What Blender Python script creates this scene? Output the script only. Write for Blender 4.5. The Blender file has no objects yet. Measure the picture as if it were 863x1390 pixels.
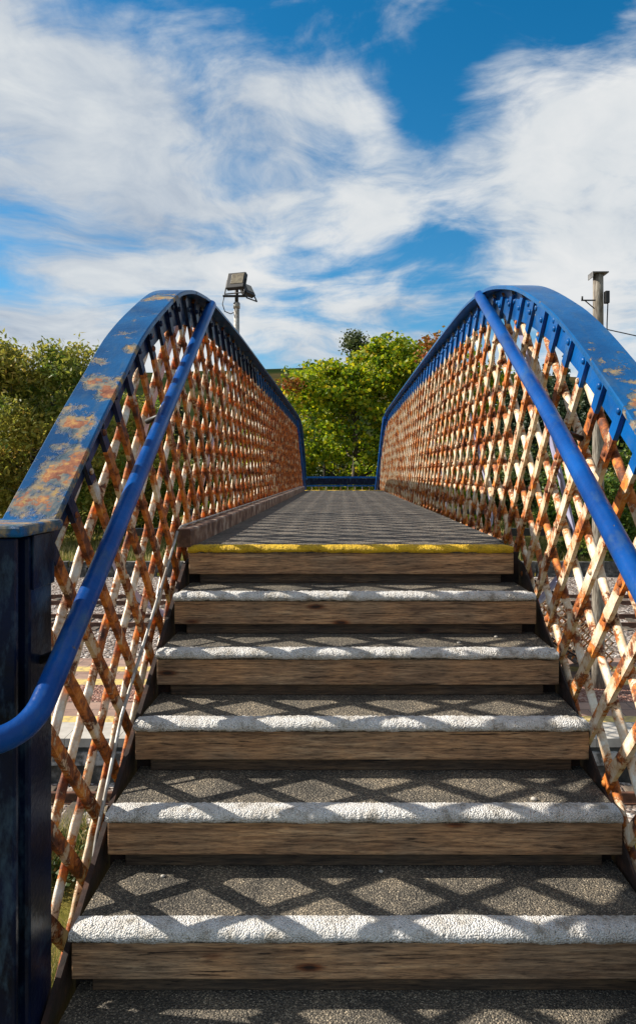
import bpy, math, random
import numpy as np
from mathutils import Vector, Matrix, noise as mnoise
R = math.radians
random.seed(7); rng = np.random.default_rng(11)
SC = bpy.context.scene
COL = SC.collection

# ------------------------------------------------------------------ camera
cam_d = bpy.data.cameras.new("camera"); cam = bpy.data.objects.new("camera", cam_d); COL.objects.link(cam)
cam.location = (0, 0, 0); cam.rotation_euler = (R(90), 0, 0)
cam_d.sensor_fit = 'HORIZONTAL'; cam_d.sensor_width = 36; cam_d.lens = 36 * 950 / 863
cam_d.shift_x = -(462 - 431.5) / 863; cam_d.shift_y = -(695 - 642) / 863
cam_d.clip_start = 0.05; cam_d.clip_end = 9000
SC.camera = cam

# ------------------------------------------------------------------ light
SA, SB = 1.42, 0.18                      # sun: horizontal run per unit of height, to the left and ahead
sun_dir = Vector((-SA, SB, 1)).normalized()
elev = math.asin(sun_dir.z); azim = math.atan2(sun_dir.x, sun_dir.y)     # azimuth clockwise from +Y
sd = bpy.data.lights.new("sun", 'SUN'); sd.energy = 5.0; sd.angle = R(0.5); sd.color = (1, 0.92, 0.80)
sun = bpy.data.objects.new("sun", sd); COL.objects.link(sun)
sun.rotation_euler = sun_dir.to_track_quat('Z', 'Y').to_euler(); sun.location = (-20, 3, 20)

w = bpy.data.worlds.new("World"); SC.world = w; w.use_nodes = True
def NT(nt):
    def N(t, **k):
        n = nt.nodes.new(t)
        for a, v in k.items():
            if a.startswith('i_'):
                key = a[2:]; key = int(key) if key.isdigit() else key.replace('_', ' ')
                n.inputs[key].default_value = v
            else: setattr(n, a, v)
        return n
    def L(a, b): nt.links.new(a, b)
    return N, L
def ramp(nt, pts, interp='LINEAR'):
    n = nt.nodes.new('ShaderNodeValToRGB'); cr = n.color_ramp; cr.interpolation = interp
    while len(cr.elements) < len(pts): cr.elements.new(0.5)
    for e, (p, c) in zip(cr.elements, pts):
        e.position = p; e.color = (*c, 1) if len(c) == 3 else c
    return n
def build_world():
    nt = w.node_tree; nt.nodes.clear(); N, L = NT(nt)
    out = N('ShaderNodeOutputWorld'); bg = N('ShaderNodeBackground'); L(bg.outputs[0], out.inputs[0])
    bg.inputs[1].default_value = 0.052
    sky = N('ShaderNodeTexSky', sky_type='NISHITA', sun_disc=False, sun_elevation=elev, sun_rotation=azim)
    sky.air_density = 1.0; sky.dust_density = 0.3; sky.ozone_density = 3.0
    hs = N('ShaderNodeHueSaturation', i_Hue=0.49, i_Saturation=1.4, i_Value=1.65); L(sky.outputs[0], hs.inputs['Color'])
    tc = N('ShaderNodeTexCoord'); G = tc.outputs['Generated']
    sep = N('ShaderNodeSeparateXYZ'); L(G, sep.inputs[0])
    def M(op, a, b=None, c=None):
        m = N('ShaderNodeMath', operation=op)
        for i, v in enumerate((a, b, c)):
            if v is None: continue
            if isinstance(v, (int, float)): m.inputs[i].default_value = v
            else: L(v, m.inputs[i])
        return m.outputs[0]
    den = M('ADD', M('MAXIMUM', sep.outputs[2], 0.0), 0.22)
    cmb = N('ShaderNodeCombineXYZ')
    L(M('DIVIDE', sep.outputs[0], den), cmb.inputs[0]); L(M('DIVIDE', sep.outputs[1], den), cmb.inputs[1])
    warp = N('ShaderNodeTexNoise', i_Scale=1.3, i_Detail=3.0); L(cmb.outputs[0], warp.inputs['Vector'])
    wadd = N('ShaderNodeVectorMath', operation='MULTIPLY_ADD'); L(warp.outputs['Color'], wadd.inputs[0])
    wadd.inputs[1].default_value = (0.55, 0.55, 0.3); L(cmb.outputs[0], wadd.inputs[2])
    n1 = N('ShaderNodeTexNoise', i_Scale=2.3, i_Detail=12.0, i_Roughness=0.60, i_Distortion=0.25); L(wadd.outputs[0], n1.inputs['Vector'])
    n2 = N('ShaderNodeTexNoise', i_Scale=1.25, i_Detail=6.0, i_Roughness=0.5)
    off = N('ShaderNodeVectorMath', operation='ADD'); off.inputs[1].default_value = (4.3, 1.7, 2.0); L(wadd.outputs[0], off.inputs[0])
    L(off.outputs[0], n2.inputs['Vector'])
    # openings and banks of the cloud deck, as directions in the sky
    nw = N('ShaderNodeTexNoise', i_Scale=3.0, i_Detail=8.0, i_Roughness=0.62, i_Distortion=0.5)
    st = N('ShaderNodeMapping'); st.inputs['Scale'].default_value = (0.8, 1.7, 1); st.inputs['Rotation'].default_value = (0, 0, 0.5); L(wadd.outputs[0], st.inputs['Vector']); L(st.outputs[0], nw.inputs['Vector'])
    acc = M('ADD', M('MULTIPLY', M('SUBTRACT', n1.outputs[0], 0.5), 3.6), M('MULTIPLY', M('SUBTRACT', nw.outputs[0], 0.5), 2.2))
    def blob(px, py, r, wt, asp=1.0):
        nonlocal acc
        d = Vector(((px - 462) / 950, 1, (642 - py) / 950)).normalized()
        v = N('ShaderNodeVectorMath', operation='SUBTRACT'); L(G, v.inputs[0]); v.inputs[1].default_value = d
        s = N('ShaderNodeVectorMath', operation='MULTIPLY'); L(v.outputs[0], s.inputs[0]); s.inputs[1].default_value = (1, 1, asp)
        ln = N('ShaderNodeVectorMath', operation='LENGTH'); L(s.outputs[0], ln.inputs[0])
        mr = N('ShaderNodeMapRange', interpolation_type='SMOOTHERSTEP'); L(ln.outputs['Value'], mr.inputs[0])
        mr.inputs[1].default_value = 0; mr.inputs[2].default_value = r / 950; mr.inputs[3].default_value = wt * 0.62; mr.inputs[4].default_value = 0
        acc = M('ADD', acc, mr.outputs[0])
    for b in SKY_BLOBS: blob(*b)
    acc = M('ADD', acc, 0.21)
    mr = N('ShaderNodeMapRange', interpolation_type='SMOOTHSTEP'); L(acc, mr.inputs[0])
    mr.inputs[1].default_value = -0.55; mr.inputs[2].default_value = 0.68
    shade = ramp(nt, [(0.40, (3.7, 4.6, 6.0)), (0.49, (6.0, 6.8, 7.8)), (0.57, (8.2, 8.7, 9.1)), (0.66, (9.6, 9.8, 9.9))])
    ssum = M('MULTIPLY_ADD', n1.outputs[0], 0.55, M('MULTIPLY', n2.outputs[0], 0.5)); L(ssum, shade.inputs[0])
    mix = N('ShaderNodeMix', data_type='RGBA'); L(mr.outputs[0], mix.inputs[0]); L(hs.outputs[0], mix.inputs[6]); L(shade.outputs[0], mix.inputs[7])
    L(mix.outputs[2], bg.inputs[0])
SKY_BLOBS = [(250, -10, 150, -1.3), (400, 20, 140, -1.3), (560, 40, 150, -1.5), (700, 10, 150, -1.5), (860, -30, 160, -1.7), (120, -20, 110, -0.6), (780, 20, 120, -0.8),
             (590, 150, 95, -1.1), (690, 165, 70, -0.9), (455, 245, 75, -0.55), (600, 335, 110, -0.7, 1.8), (330, 330, 110, -0.6, 1.8),
             (430, 375, 130, -0.6, 1.6), (30, 385, 90, -0.45, 2.2),
             (250, 200, 300, 0.6), (60, 120, 260, 0.7), (400, 130, 150, 0.55), (480, 280, 110, 0.4), (800, 130, 180, 0.65), (760, 250, 200, 0.6),
             (840, 380, 170, 0.4), (80, 420, 160, 0.5), (620, 120, 60, 0.3)]
build_world()
SC.view_settings.view_transform = 'Standard'; SC.view_settings.look = 'None'
SC.view_settings.exposure = 0.68; SC.view_settings.gamma = 1.0; SC.view_settings.use_curve_mapping = False
SC.cycles.max_bounces = 6; SC.cycles.transparent_max_bounces = 8

# ------------------------------------------------------------------ materials
def mat(name):
    m = bpy.data.materials.new(name); m.use_nodes = True
    nt = m.node_tree; b = nt.nodes['Principled BSDF']; N, L = NT(nt)
    return m, nt, b, N, L
def pos(N): return N('ShaderNodeNewGeometry').outputs['Position']
def noise_tex(N, L, vec, scale, detail=4, rough=0.55, dist=0.0):
    n = N('ShaderNodeTexNoise', i_Scale=scale, i_Detail=detail, i_Roughness=rough, i_Distortion=dist); L(vec, n.inputs['Vector']); return n.outputs[0]
def bump(N, L, b, h, strength, dist, prev=None):
    bp = N('ShaderNodeBump', i_Strength=strength, i_Distance=dist); L(h, bp.inputs['Height'])
    if prev is not None: L(prev, bp.inputs['Normal'])
    L(bp.outputs[0], b.inputs['Normal']); return bp.outputs[0]
def stretch(N, L, vec, s):
    m = N('ShaderNodeMapping'); m.inputs['Scale'].default_value = s; L(vec, m.inputs['Vector']); return m.outputs[0]
def mixc(N, L, f, a, b):
    m = N('ShaderNodeMix', data_type='RGBA')
    for v, i in ((f, 0), (a, 6), (b, 7)):
        if isinstance(v, tuple): m.inputs[i].default_value = (*v, 1)
        elif isinstance(v, (int, float)): m.inputs[i].default_value = v
        else: L(v, m.inputs[i])
    return m.outputs[2]
def mth(N, L, op, a, b=None, c=None):
    m = N('ShaderNodeMath', operation=op)
    for i, v in enumerate((a, b, c)):
        if v is None: continue
        if isinstance(v, (int, float)): m.inputs[i].default_value = v
        else: L(v, m.inputs[i])
    return m.outputs[0]

def m_simple(name, ramp_pts, scale=6, rough=0.6, metal=0.0, bs=0.0, bd=0.01, st=None, detail=5, rough_noise=0.55):
    m, nt, b, N, L = mat(name); v = pos(N)
    if st: v = stretch(N, L, v, st)
    n = noise_tex(N, L, v, scale, detail, rough_noise); r = ramp(nt, ramp_pts); L(n, r.inputs[0]); L(r.outputs[0], b.inputs['Base Color'])
    b.inputs['Roughness'].default_value = rough; b.inputs['Metallic'].default_value = metal
    if bs: bump(N, L, b, noise_tex(N, L, v, scale * 3, 4), bs, bd)
    return m

def m_blue(name, worn, spots=(), gw=0.02, base=((0.004, 0.045, 0.20), (0.006, 0.075, 0.30))):
    """blue paint; worn = threshold of peeling (higher = less); spots = (position, radius) of bare patches"""
    m, nt, b, N, L = mat(name); v = pos(N)
    c0 = ramp(nt, [(0.35, base[0]), (0.65, base[1])]); L(noise_tex(N, L, v, 5, 5), c0.inputs[0])
    fade = ramp(nt, [(0.52, (0, 0, 0)), (0.72, (1, 1, 1))]); L(noise_tex(N, L, stretch(N, L, v, (3, 1, 1)), 9, 6, 0.65), fade.inputs[0])
    col = mixc(N, L, mth(N, L, 'MULTIPLY', fade.outputs[0], 0.55), c0.outputs[0], (0.06, 0.11, 0.16))
    n = noise_tex(N, L, v, 11, 8, 0.68)
    acc = mth(N, L, 'ADD', n, mth(N, L, 'MULTIPLY', mth(N, L, 'SUBTRACT', noise_tex(N, L, v, 45, 6, 0.7), 0.5), 0.22))
    for (p, r, wt) in spots:
        d = N('ShaderNodeVectorMath', operation='DISTANCE'); L(v, d.inputs[0]); d.inputs[1].default_value = p
        mr = N('ShaderNodeMapRange', interpolation_type='SMOOTHSTEP'); L(d.outputs['Value'], mr.inputs[0])
        mr.inputs[1].default_value = 0; mr.inputs[2].default_value = r; mr.inputs[3].default_value = wt; mr.inputs[4].default_value = 0
        acc = mth(N, L, 'ADD', acc, mr.outputs[0])
    grey = ramp(nt, [(worn - gw, (0, 0, 0)), (worn + 0.0, (1, 1, 1))]); L(acc, grey.inputs[0])
    rust = ramp(nt, [(worn + 0.07, (0, 0, 0)), (worn + 0.10, (1, 1, 1))]); L(mth(N, L, 'ADD', acc, mth(N, L, 'MULTIPLY', mth(N, L, 'SUBTRACT', noise_tex(N, L, v, 32, 8, 0.75), 0.5), 0.35)), rust.inputs[0])
    gc = ramp(nt, [(0.36, (0.05, 0.09, 0.12)), (0.47, (0.13, 0.14, 0.14)), (0.56, (0.24, 0.19, 0.13)), (0.68, (0.34, 0.22, 0.08))]); L(noise_tex(N, L, v, 28, 5), gc.inputs[0])
    rc = ramp(nt, [(0.38, (0.07, 0.025, 0.020)), (0.48, (0.19, 0.065, 0.04)), (0.58, (0.30, 0.12, 0.06)), (0.68, (0.48, 0.27, 0.09))]); L(noise_tex(N, L, v, 22, 7, 0.7), rc.inputs[0])
    col = mixc(N, L, grey.outputs[0], col, gc.outputs[0]); col = mixc(N, L, rust.outputs[0], col, rc.outputs[0])
    L(col, b.inputs['Base Color'])
    ro = N('ShaderNodeMapRange'); L(grey.outputs[0], ro.inputs[0]); ro.inputs[3].default_value = 0.30; ro.inputs[4].default_value = 0.8
    L(ro.outputs[0], b.inputs['Roughness']); b.inputs['Specular IOR Level'].default_value = 0.16
    h = mth(N, L, 'SUBTRACT', mth(N, L, 'MULTIPLY', noise_tex(N, L, v, 60, 5), 0.35), grey.outputs[0])
    bump(N, L, b, h, 0.7, 0.006)
    return m

def m_rusty(name, lo, sx, k=0.20):
    """peeling cream paint over rust; rust gathers round the riveted crossings of the bars"""
    m, nt, b, N, L = mat(name); v = pos(N)
    cf, cr, D = ((2.07, 0.0, 0.243 * 1.06), (1.912, 0.07, 0.250 * 1.06))[sx > 0]
    sp = N('ShaderNodeSeparateXYZ'); L(v, sp.inputs[0]); y, z = sp.outputs[1], sp.outputs[2]
    def near(sg, c):
        a = mth(N, L, 'MULTIPLY', mth(N, L, 'SUBTRACT', mth(N, L, 'MULTIPLY_ADD', y, sg * 1.06, z), c), 1 / D)
        return mth(N, L, 'PINGPONG', a, 0.5)
    dn = mth(N, L, 'MAXIMUM', near(1, cf), near(-1, cr))             # 0 at a crossing, 0.5 midway
    n = noise_tex(N, L, v, 6.5, 9, 0.74, 0.4)
    fine = mth(N, L, 'MULTIPLY', mth(N, L, 'SUBTRACT', noise_tex(N, L, v, 70, 5, 0.7), 0.5), 0.14)
    n = mth(N, L, 'ADD', mth(N, L, 'ADD', n, fine), mth(N, L, 'MULTIPLY', mth(N, L, 'SUBTRACT', 0.24, dn), k))
    msk = ramp(nt, [(lo, (1, 1, 1)), (lo + .025, (0, 0, 0))]); L(n, msk.inputs[0])
    stain = ramp(nt, [(lo - .13, (0, 0, 0)), (lo, (1, 1, 1))]); L(n, stain.inputs[0])
    rc = ramp(nt, [(0.34, (0.035, 0.012, 0.007)), (0.45, (0.16, 0.040, 0.010)), (0.55, (0.50, 0.14, 0.018)), (0.70, (0.74, 0.32, 0.05))])
    L(noise_tex(N, L, v, 15, 8, 0.72), rc.inputs[0])
    pc = ramp(nt, [(0.35, (0.62, 0.50, 0.34)), (0.5, (0.72, 0.66, 0.54)), (0.65, (0.78, 0.75, 0.68))]); L(noise_tex(N, L, v, 8, 6, 0.6), pc.inputs[0])
    pcol = mixc(N, L, mth(N, L, 'MULTIPLY', stain.outputs[0], 0.75), pc.outputs[0], (0.52, 0.27, 0.09))
    L(mixc(N, L, msk.outputs[0], rc.outputs[0], pcol), b.inputs['Base Color'])
    ro = N('ShaderNodeMapRange'); L(msk.outputs[0], ro.inputs[0]); ro.inputs[3].default_value = 0.75; ro.inputs[4].default_value = 0.42
    L(ro.outputs[0], b.inputs['Roughness'])
    h = mth(N, L, 'ADD', msk.outputs[0], mth(N, L, 'MULTIPLY', noise_tex(N, L, v, 55, 6, 0.7), 0.9))
    bump(N, L, b, h, 0.6, 0.004)
    return m
KL = 0.92
BL_L = m_blue("blue_paint_worn", 0.68, [(tuple(c * KL for c in p), q, w_) for p, q, w_ in
        [((-.86, 2.03, -.06), .19, .22), ((-.80, 2.14, .03), .15, .16), ((-.90, 2.30, .18), .13, .15), ((-.84, 2.28, .16), .10, .12),
         ((-.86, 2.50, .33), .17, .17), ((-.81, 2.45, .28), .07, .25), ((-.80, 2.72, .48), .07, .26), ((-.90, 2.62, .42), .05, .2), ((-.88, 2.95, .66), .07, .12),
         ((-.84, 3.30, .85), .13, .15), ((-.84, 3.9, 1.0), .25, .10), ((-.86, 1.8, -.14), .25, .18), ((-.86, 2.2, .1), .45, .05)]], gw=0.075,
              base=((0.004, 0.050, 0.15), (0.006, 0.095, 0.26)))
BL_R = m_blue("blue_paint_weathered", 0.68, [((.84, 2.15, .33), .12, .17), ((.90, 2.24, .40), .05, .22), ((.83, 2.27, .40), .05, .22), ((.90, 2.02, .24), .14, .22), ((.88, 1.90, .15), .2, .2)],
              base=((0.002, 0.060, 0.19), (0.004, 0.10, 0.29)))
BL_W = m_blue("blue_paint_web", 0.76, base=((0.003, 0.055, 0.20), (0.004, 0.095, 0.33)))
BL_T = m_blue("blue_paint_handrail", 0.69, [((-.72, 2.1, -.30), .035, .2), ((-.72, 2.30, -.18), .03, .2)], base=((0.002, 0.040, 0.19), (0.003, 0.075, 0.31)))
BL_P = m_blue("blue_paint_post", 0.74, base=((0.002, 0.004, 0.010), (0.003, 0.009, 0.035)))
RUST_L = m_rusty("rust_and_cream_paint", 0.432, -1)
RUST_B = m_rusty("cream_and_rust_rear_bars", 0.485, -1)
RUST_R = m_rusty("cream_paint_and_rust", 0.488, 1)
RUST_D = m_simple("dark_rust", [(0.38, (0.010, 0.006, 0.005)), (0.58, (0.030, 0.013, 0.009)), (0.72, (0.10, 0.04, 0.02))], 14, 0.85, 0, 0.6, 0.005)
KERB_M = m_simple("kerb_steel", [(0.38, (0.06, 0.025, 0.015)), (0.5, (0.16, 0.085, 0.05)), (0.64, (0.36, 0.30, 0.24))], 9, 0.7, 0, 0.5, 0.004)
PIPE_M = m_simple("galvanised_steel", [(0.35, (0.20, 0.17, 0.14)), (0.65, (0.42, 0.42, 0.40))], 20, 0.5, 0.3, 0.2, 0.002)
BLACK_M = m_simple("black_metal", [(0.4, (0.006, 0.006, 0.007)), (0.6, (0.014, 0.014, 0.015))], 12, 0.55)
BL_WL = m_blue("blue_paint_shaded", 0.72, base=((0.002, 0.006, 0.018), (0.004, 0.015, 0.06)))  # darker copy of the web blue, left-side shading put into the colour
LILAC_M = m_simple("pale_lilac_paint", [(0.4, (0.30, 0.29, 0.45)), (0.65, (0.42, 0.42, 0.58))], 9, 0.55, 0, 0.2, 0.003)

def m_grit(name, cols, scale=320, bs=0.9, bd=0.006):
    m, nt, b, N, L = mat(name); v = pos(N)
    vo = N('ShaderNodeTexVoronoi', i_Scale=scale); L(v, vo.inputs['Vector'])
    sp = N('ShaderNodeSeparateColor'); L(vo.outputs['Color'], sp.inputs[0])
    r = ramp(nt, cols); L(sp.outputs[0], r.inputs[0])
    big = ramp(nt, [(0.36, (0.50, 0.50, 0.50)), (0.5, (1.0, .97, .92)), (0.64, (1.5, 1.40, 1.25))]); L(noise_tex(N, L, v, 5, 9, 0.72), big.inputs[0])
    mm = N('ShaderNodeMix', data_type='RGBA', blend_type='MULTIPLY'); mm.inputs[0].default_value = 1; L(r.outputs[0], mm.inputs[6]); L(big.outputs[0], mm.inputs[7])
    L(mm.outputs[2], b.inputs['Base Color']); b.inputs['Roughness'].default_value = 0.85
    vo2 = N('ShaderNodeTexVoronoi', i_Scale=scale * 0.55); L(v, vo2.inputs['Vector'])
    h = mth(N, L, 'SUBTRACT', mth(N, L, 'MULTIPLY', noise_tex(N, L, v, 150, 3), 1.2), vo2.outputs['Distance'])
    bump(N, L, b, h, bs, bd)
    return m
GRIT = m_grit("dark_grit", [(0.0, (0.035, 0.033, 0.030)), (0.55, (0.095, 0.086, 0.072)), (0.85, (0.18, 0.155, 0.12)), (1.0, (0.42, 0.37, 0.29))])
GRIT_D = m_grit("deck_grit", [(0.0, (0.035, 0.034, 0.033)), (0.6, (0.085, 0.078, 0.068)), (1.0, (0.24, 0.21, 0.18))], 260)
def m_nose(name, c0, c1, dirt):
    m, nt, b, N, L = mat(name); v = pos(N)
    vo = N('ShaderNodeTexVoronoi', i_Scale=210); L(v, vo.inputs['Vector'])
    r = ramp(nt, [(0.0, c1), (0.75, c0), (1.0, dirt)]); L(mth(N, L, 'MULTIPLY', vo.outputs['Distance'], 1.0), r.inputs[0])
    pit = ramp(nt, [(0.70, (0, 0, 0)), (0.76, (1, 1, 1))]); L(noise_tex(N, L, v, 75, 6, 0.7), pit.inputs[0])
    big = ramp(nt, [(0.37, (0.48, 0.44, 0.38)), (0.48, (0.90, 0.88, 0.85)), (0.6, (1, 1, 1))]); L(noise_tex(N, L, v, 13, 9, 0.75), big.inputs[0])
    mm = N('ShaderNodeMix', data_type='RGBA', blend_type='MULTIPLY'); mm.inputs[0].default_value = 1; L(r.outputs[0], mm.inputs[6]); L(big.outputs[0], mm.inputs[7])
    L(mixc(N, L, pit.outputs[0], mm.outputs[2], dirt), b.inputs['Base Color']); b.inputs['Roughness'].default_value = 0.7
    bump(N, L, b, mth(N, L, 'SUBTRACT', noise_tex(N, L, v, 120, 4), vo.outputs['Distance']), 1.0, 0.007)
    return m
NOSE_W = m_nose("white_nosing_paint", (0.72, 0.71, 0.69), (0.84, 0.84, 0.83), (0.20, 0.19, 0.17))
NOSE_Y = m_nose("yellow_nosing_paint", (0.80, 0.50, 0.01), (0.88, 0.60, 0.02), (0.24, 0.13, 0.01))
def m_wood(name, cols, rings=True):
    m, nt, b, N, L = mat(name); v = pos(N)
    oi = N('ShaderNodeObjectInfo')
    off = N('ShaderNodeVectorMath', operation='MULTIPLY_ADD'); L(oi.outputs['Random'], off.inputs[0]); off.inputs[1].default_value = (7, 3, 5); L(v, off.inputs[2])
    s = stretch(N, L, off.outputs[0], (0.9, 14, 14))
    n = noise_tex(N, L, s, 3.4, 8, 0.66, 0.9); r = ramp(nt, cols); L(n, r.inputs[0])
    fine = noise_tex(N, L, stretch(N, L, off.outputs[0], (3, 130, 130)), 3, 4)
    knots = N('ShaderNodeTexVoronoi', i_Scale=1.0); L(stretch(N, L, off.outputs[0], (2.6, 9, 9)), knots.inputs['Vector'])
    kr = ramp(nt, [(0.035, (0.06, 0.035, 0.025)), (0.07, (0.45, 0.24, 0.14)), (0.13, (1, 1, 1))]); L(knots.outputs['Distance'], kr.inputs[0])
    mm = N('ShaderNodeMix', data_type='RGBA', blend_type='MULTIPLY'); mm.inputs[0].default_value = 1; L(r.outputs[0], mm.inputs[6]); L(kr.outputs[0], mm.inputs[7])
    fr = ramp(nt, [(0.36, (0.30, 0.28, 0.27)), (0.48, (0.9, 0.9, 0.9)), (0.62, (1.45, 1.40, 1.32))]); L(noise_tex(N, L, stretch(N, L, off.outputs[0], (7, 85, 85)), 2.2, 7, 0.75, 0.5), fr.inputs[0])
    m2 = N('ShaderNodeMix', data_type='RGBA', blend_type='MULTIPLY'); m2.inputs[0].default_value = 1; L(mm.outputs[2], m2.inputs[6]); L(fr.outputs[0], m2.inputs[7])
    cr_ = ramp(nt, [(0.335, (0.12, 0.10, 0.09)), (0.375, (1, 1, 1))]); ck = noise_tex(N, L, stretch(N, L, off.outputs[0], (2.6, 55, 55)), 1.6, 4, 0.6, 0.8); L(ck, cr_.inputs[0])
    gy = ramp(nt, [(0.40, (1.25, 1.08, 0.90)), (0.62, (0.85, 0.84, 0.84))]); L(noise_tex(N, L, off.outputs[0], 4, 5), gy.inputs[0])
    for q_ in (cr_, gy):
        m3 = N('ShaderNodeMix', data_type='RGBA', blend_type='MULTIPLY'); m3.inputs[0].default_value = 1; L(m2.outputs[2], m3.inputs[6]); L(q_.outputs[0], m3.inputs[7]); m2 = m3
    L(m2.outputs[2], b.inputs['Base Color']); b.inputs['Roughness'].default_value = 0.75
    bump(N, L, b, mth(N, L, 'ADD', n, mth(N, L, 'MULTIPLY', fine, 0.5)), 0.5, 0.004)
    return m
WOOD = m_wood("weathered_timber", [(0.30, (0.12, 0.070, 0.042)), (0.46, (0.26, 0.165, 0.098)), (0.60, (0.38, 0.255, 0.155)), (0.72, (0.50, 0.37, 0.24))])
WOOD_D = m_wood("dark_timber", [(0.30, (0.03, 0.021, 0.014)), (0.5, (0.075, 0.052, 0.034)), (0.7, (0.13, 0.095, 0.06))])  # much darker brown timber for the lower boards and lower flight
POLE_M = m_simple("pole_timber", [(0.35, (0.09, 0.07, 0.055)), (0.52, (0.20, 0.175, 0.14)), (0.68, (0.34, 0.31, 0.26))], 6, 0.85, 0, 0.6, 0.01, (6, 6, 0.7))
BARK = m_simple("bark", [(0.35, (0.035, 0.028, 0.020)), (0.65, (0.10, 0.08, 0.055))], 4, 0.9, 0, 0.7, 0.03)
STONE = m_simple("dark_stone", [(0.35, (0.03, 0.03, 0.028)), (0.55, (0.09, 0.085, 0.075)), (0.68, (0.26, 0.25, 0.23))], 3.0, 0.9, 0, 0.8, 0.05)
CONC = m_simple("pale_concrete", [(0.35, (0.34, 0.31, 0.27)), (0.65, (0.48, 0.45, 0.40))], 3, 0.85, 0, 0.2, 0.01)
RAIL_M = m_simple("rail_steel", [(0.4, (0.08, 0.035, 0.02)), (0.6, (0.16, 0.07, 0.04))], 6, 0.6)
SLEEP_M = m_simple("sleeper_timber", [(0.4, (0.05, 0.04, 0.03)), (0.6, (0.13, 0.10, 0.075))], 5, 0.9)
GLASS_M = m_simple("lamp_glass", [(0.35, (0.17, 0.14, 0.10)), (0.65, (0.27, 0.23, 0.16))], 14, 0.25)
WIRE_M = BLACK_M

def m_pave(name, c, bw, bh, mortar):
    m, nt, b, N, L = mat(name); v = pos(N)
    br = N('ShaderNodeTexBrick'); L(v, br.inputs['Vector']); br.inputs['Scale'].default_value = 1
    br.inputs['Brick Width'].default_value = bw; br.inputs['Row Height'].default_value = bh; br.inputs['Mortar Size'].default_value = 0.012
    br.inputs['Color1'].default_value = (*c[0], 1); br.inputs['Color2'].default_value = (*c[1], 1); br.inputs['Mortar'].default_value = (*mortar, 1)
    big = ramp(nt, [(0.35, (0.7, 0.7, 0.7)), (0.65, (1.15, 1.1, 1.05))]); L(noise_tex(N, L, v, 2.2, 6, 0.7), big.inputs[0])
    mm = N('ShaderNodeMix', data_type='RGBA', blend_type='MULTIPLY'); mm.inputs[0].default_value = 1; L(br.outputs[0], mm.inputs[6]); L(big.outputs[0], mm.inputs[7])
    L(mm.outputs[2], b.inputs['Base Color']); b.inputs['Roughness'].default_value = 0.85
    return m
PAVE = m_pave("pink_paving", ((0.33, 0.22, 0.17), (0.26, 0.16, 0.12)), 0.6, 0.4, (0.14, 0.10, 0.08))
YLINE = m_simple("yellow_line_paint", [(0.38, (0.36, 0.27, 0.12)), (0.55, (0.58, 0.42, 0.13))], 8, 0.8)
def m_stones(name, cols, scale):
    m, nt, b, N, L = mat(name); v = pos(N)
    vo = N('ShaderNodeTexVoronoi', i_Scale=scale); L(v, vo.inputs['Vector'])
    sp = N('ShaderNodeSeparateColor'); L(vo.outputs['Color'], sp.inputs[0]); r = ramp(nt, cols); L(sp.outputs[0], r.inputs[0])
    L(r.outputs[0], b.inputs['Base Color']); b.inputs['Roughness'].default_value = 0.95
    inv = mth(N, L, 'SUBTRACT', 1.0, vo.outputs['Distance']); bump(N, L, b, inv, 1.0, 0.06)
    return m
BALLAST = m_stones("ballast_stone", [(0.0, (0.07, 0.045, 0.035)), (0.5, (0.20, 0.15, 0.12)), (0.85, (0.38, 0.33, 0.30)), (1.0, (0.55, 0.52, 0.48))], 13)
REDCHIP = m_stones("red_chippings", [(0.0, (0.12, 0.05, 0.035)), (0.6, (0.27, 0.12, 0.08)), (1.0, (0.45, 0.30, 0.24))], 22)
def m_ground():
    m, nt, b, N, L = mat("grassland"); v = pos(N)
    near = ramp(nt, [(0.33, (0.055, 0.085, 0.018)), (0.48, (0.15, 0.14, 0.03)), (0.62, (0.30, 0.22, 0.07))]); L(noise_tex(N, L, stretch(N, L, v, (0.4, 1, 1)), 0.35, 8, 0.7), near.inputs[0])
    far = ramp(nt, [(0.38, (0.010, 0.022, 0.008)), (0.5, (0.026, 0.032, 0.012)), (0.64, (0.07, 0.052, 0.024))]); L(noise_tex(N, L, stretch(N, L, v, (1, 0.6, 2)), 0.010, 9, 0.65), far.inputs[0])
    sy = N('ShaderNodeSeparateXYZ'); L(v, sy.inputs[0]); mr = N('ShaderNodeMapRange', interpolation_type='SMOOTHSTEP'); L(sy.outputs[1], mr.inputs[0])
    mr.inputs[1].default_value = 110; mr.inputs[2].default_value = 220
    L(mixc(N, L, mr.outputs[0], near.outputs[0], far.outputs[0]), b.inputs['Base Color']); b.inputs['Roughness'].default_value = 0.95; b.inputs['Specular IOR Level'].default_value = 0.0
    bump(N, L, b, noise_tex(N, L, v, 6, 8, 0.7), 0.8, 0.15)
    return m
GROUND_M = m_ground()
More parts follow.
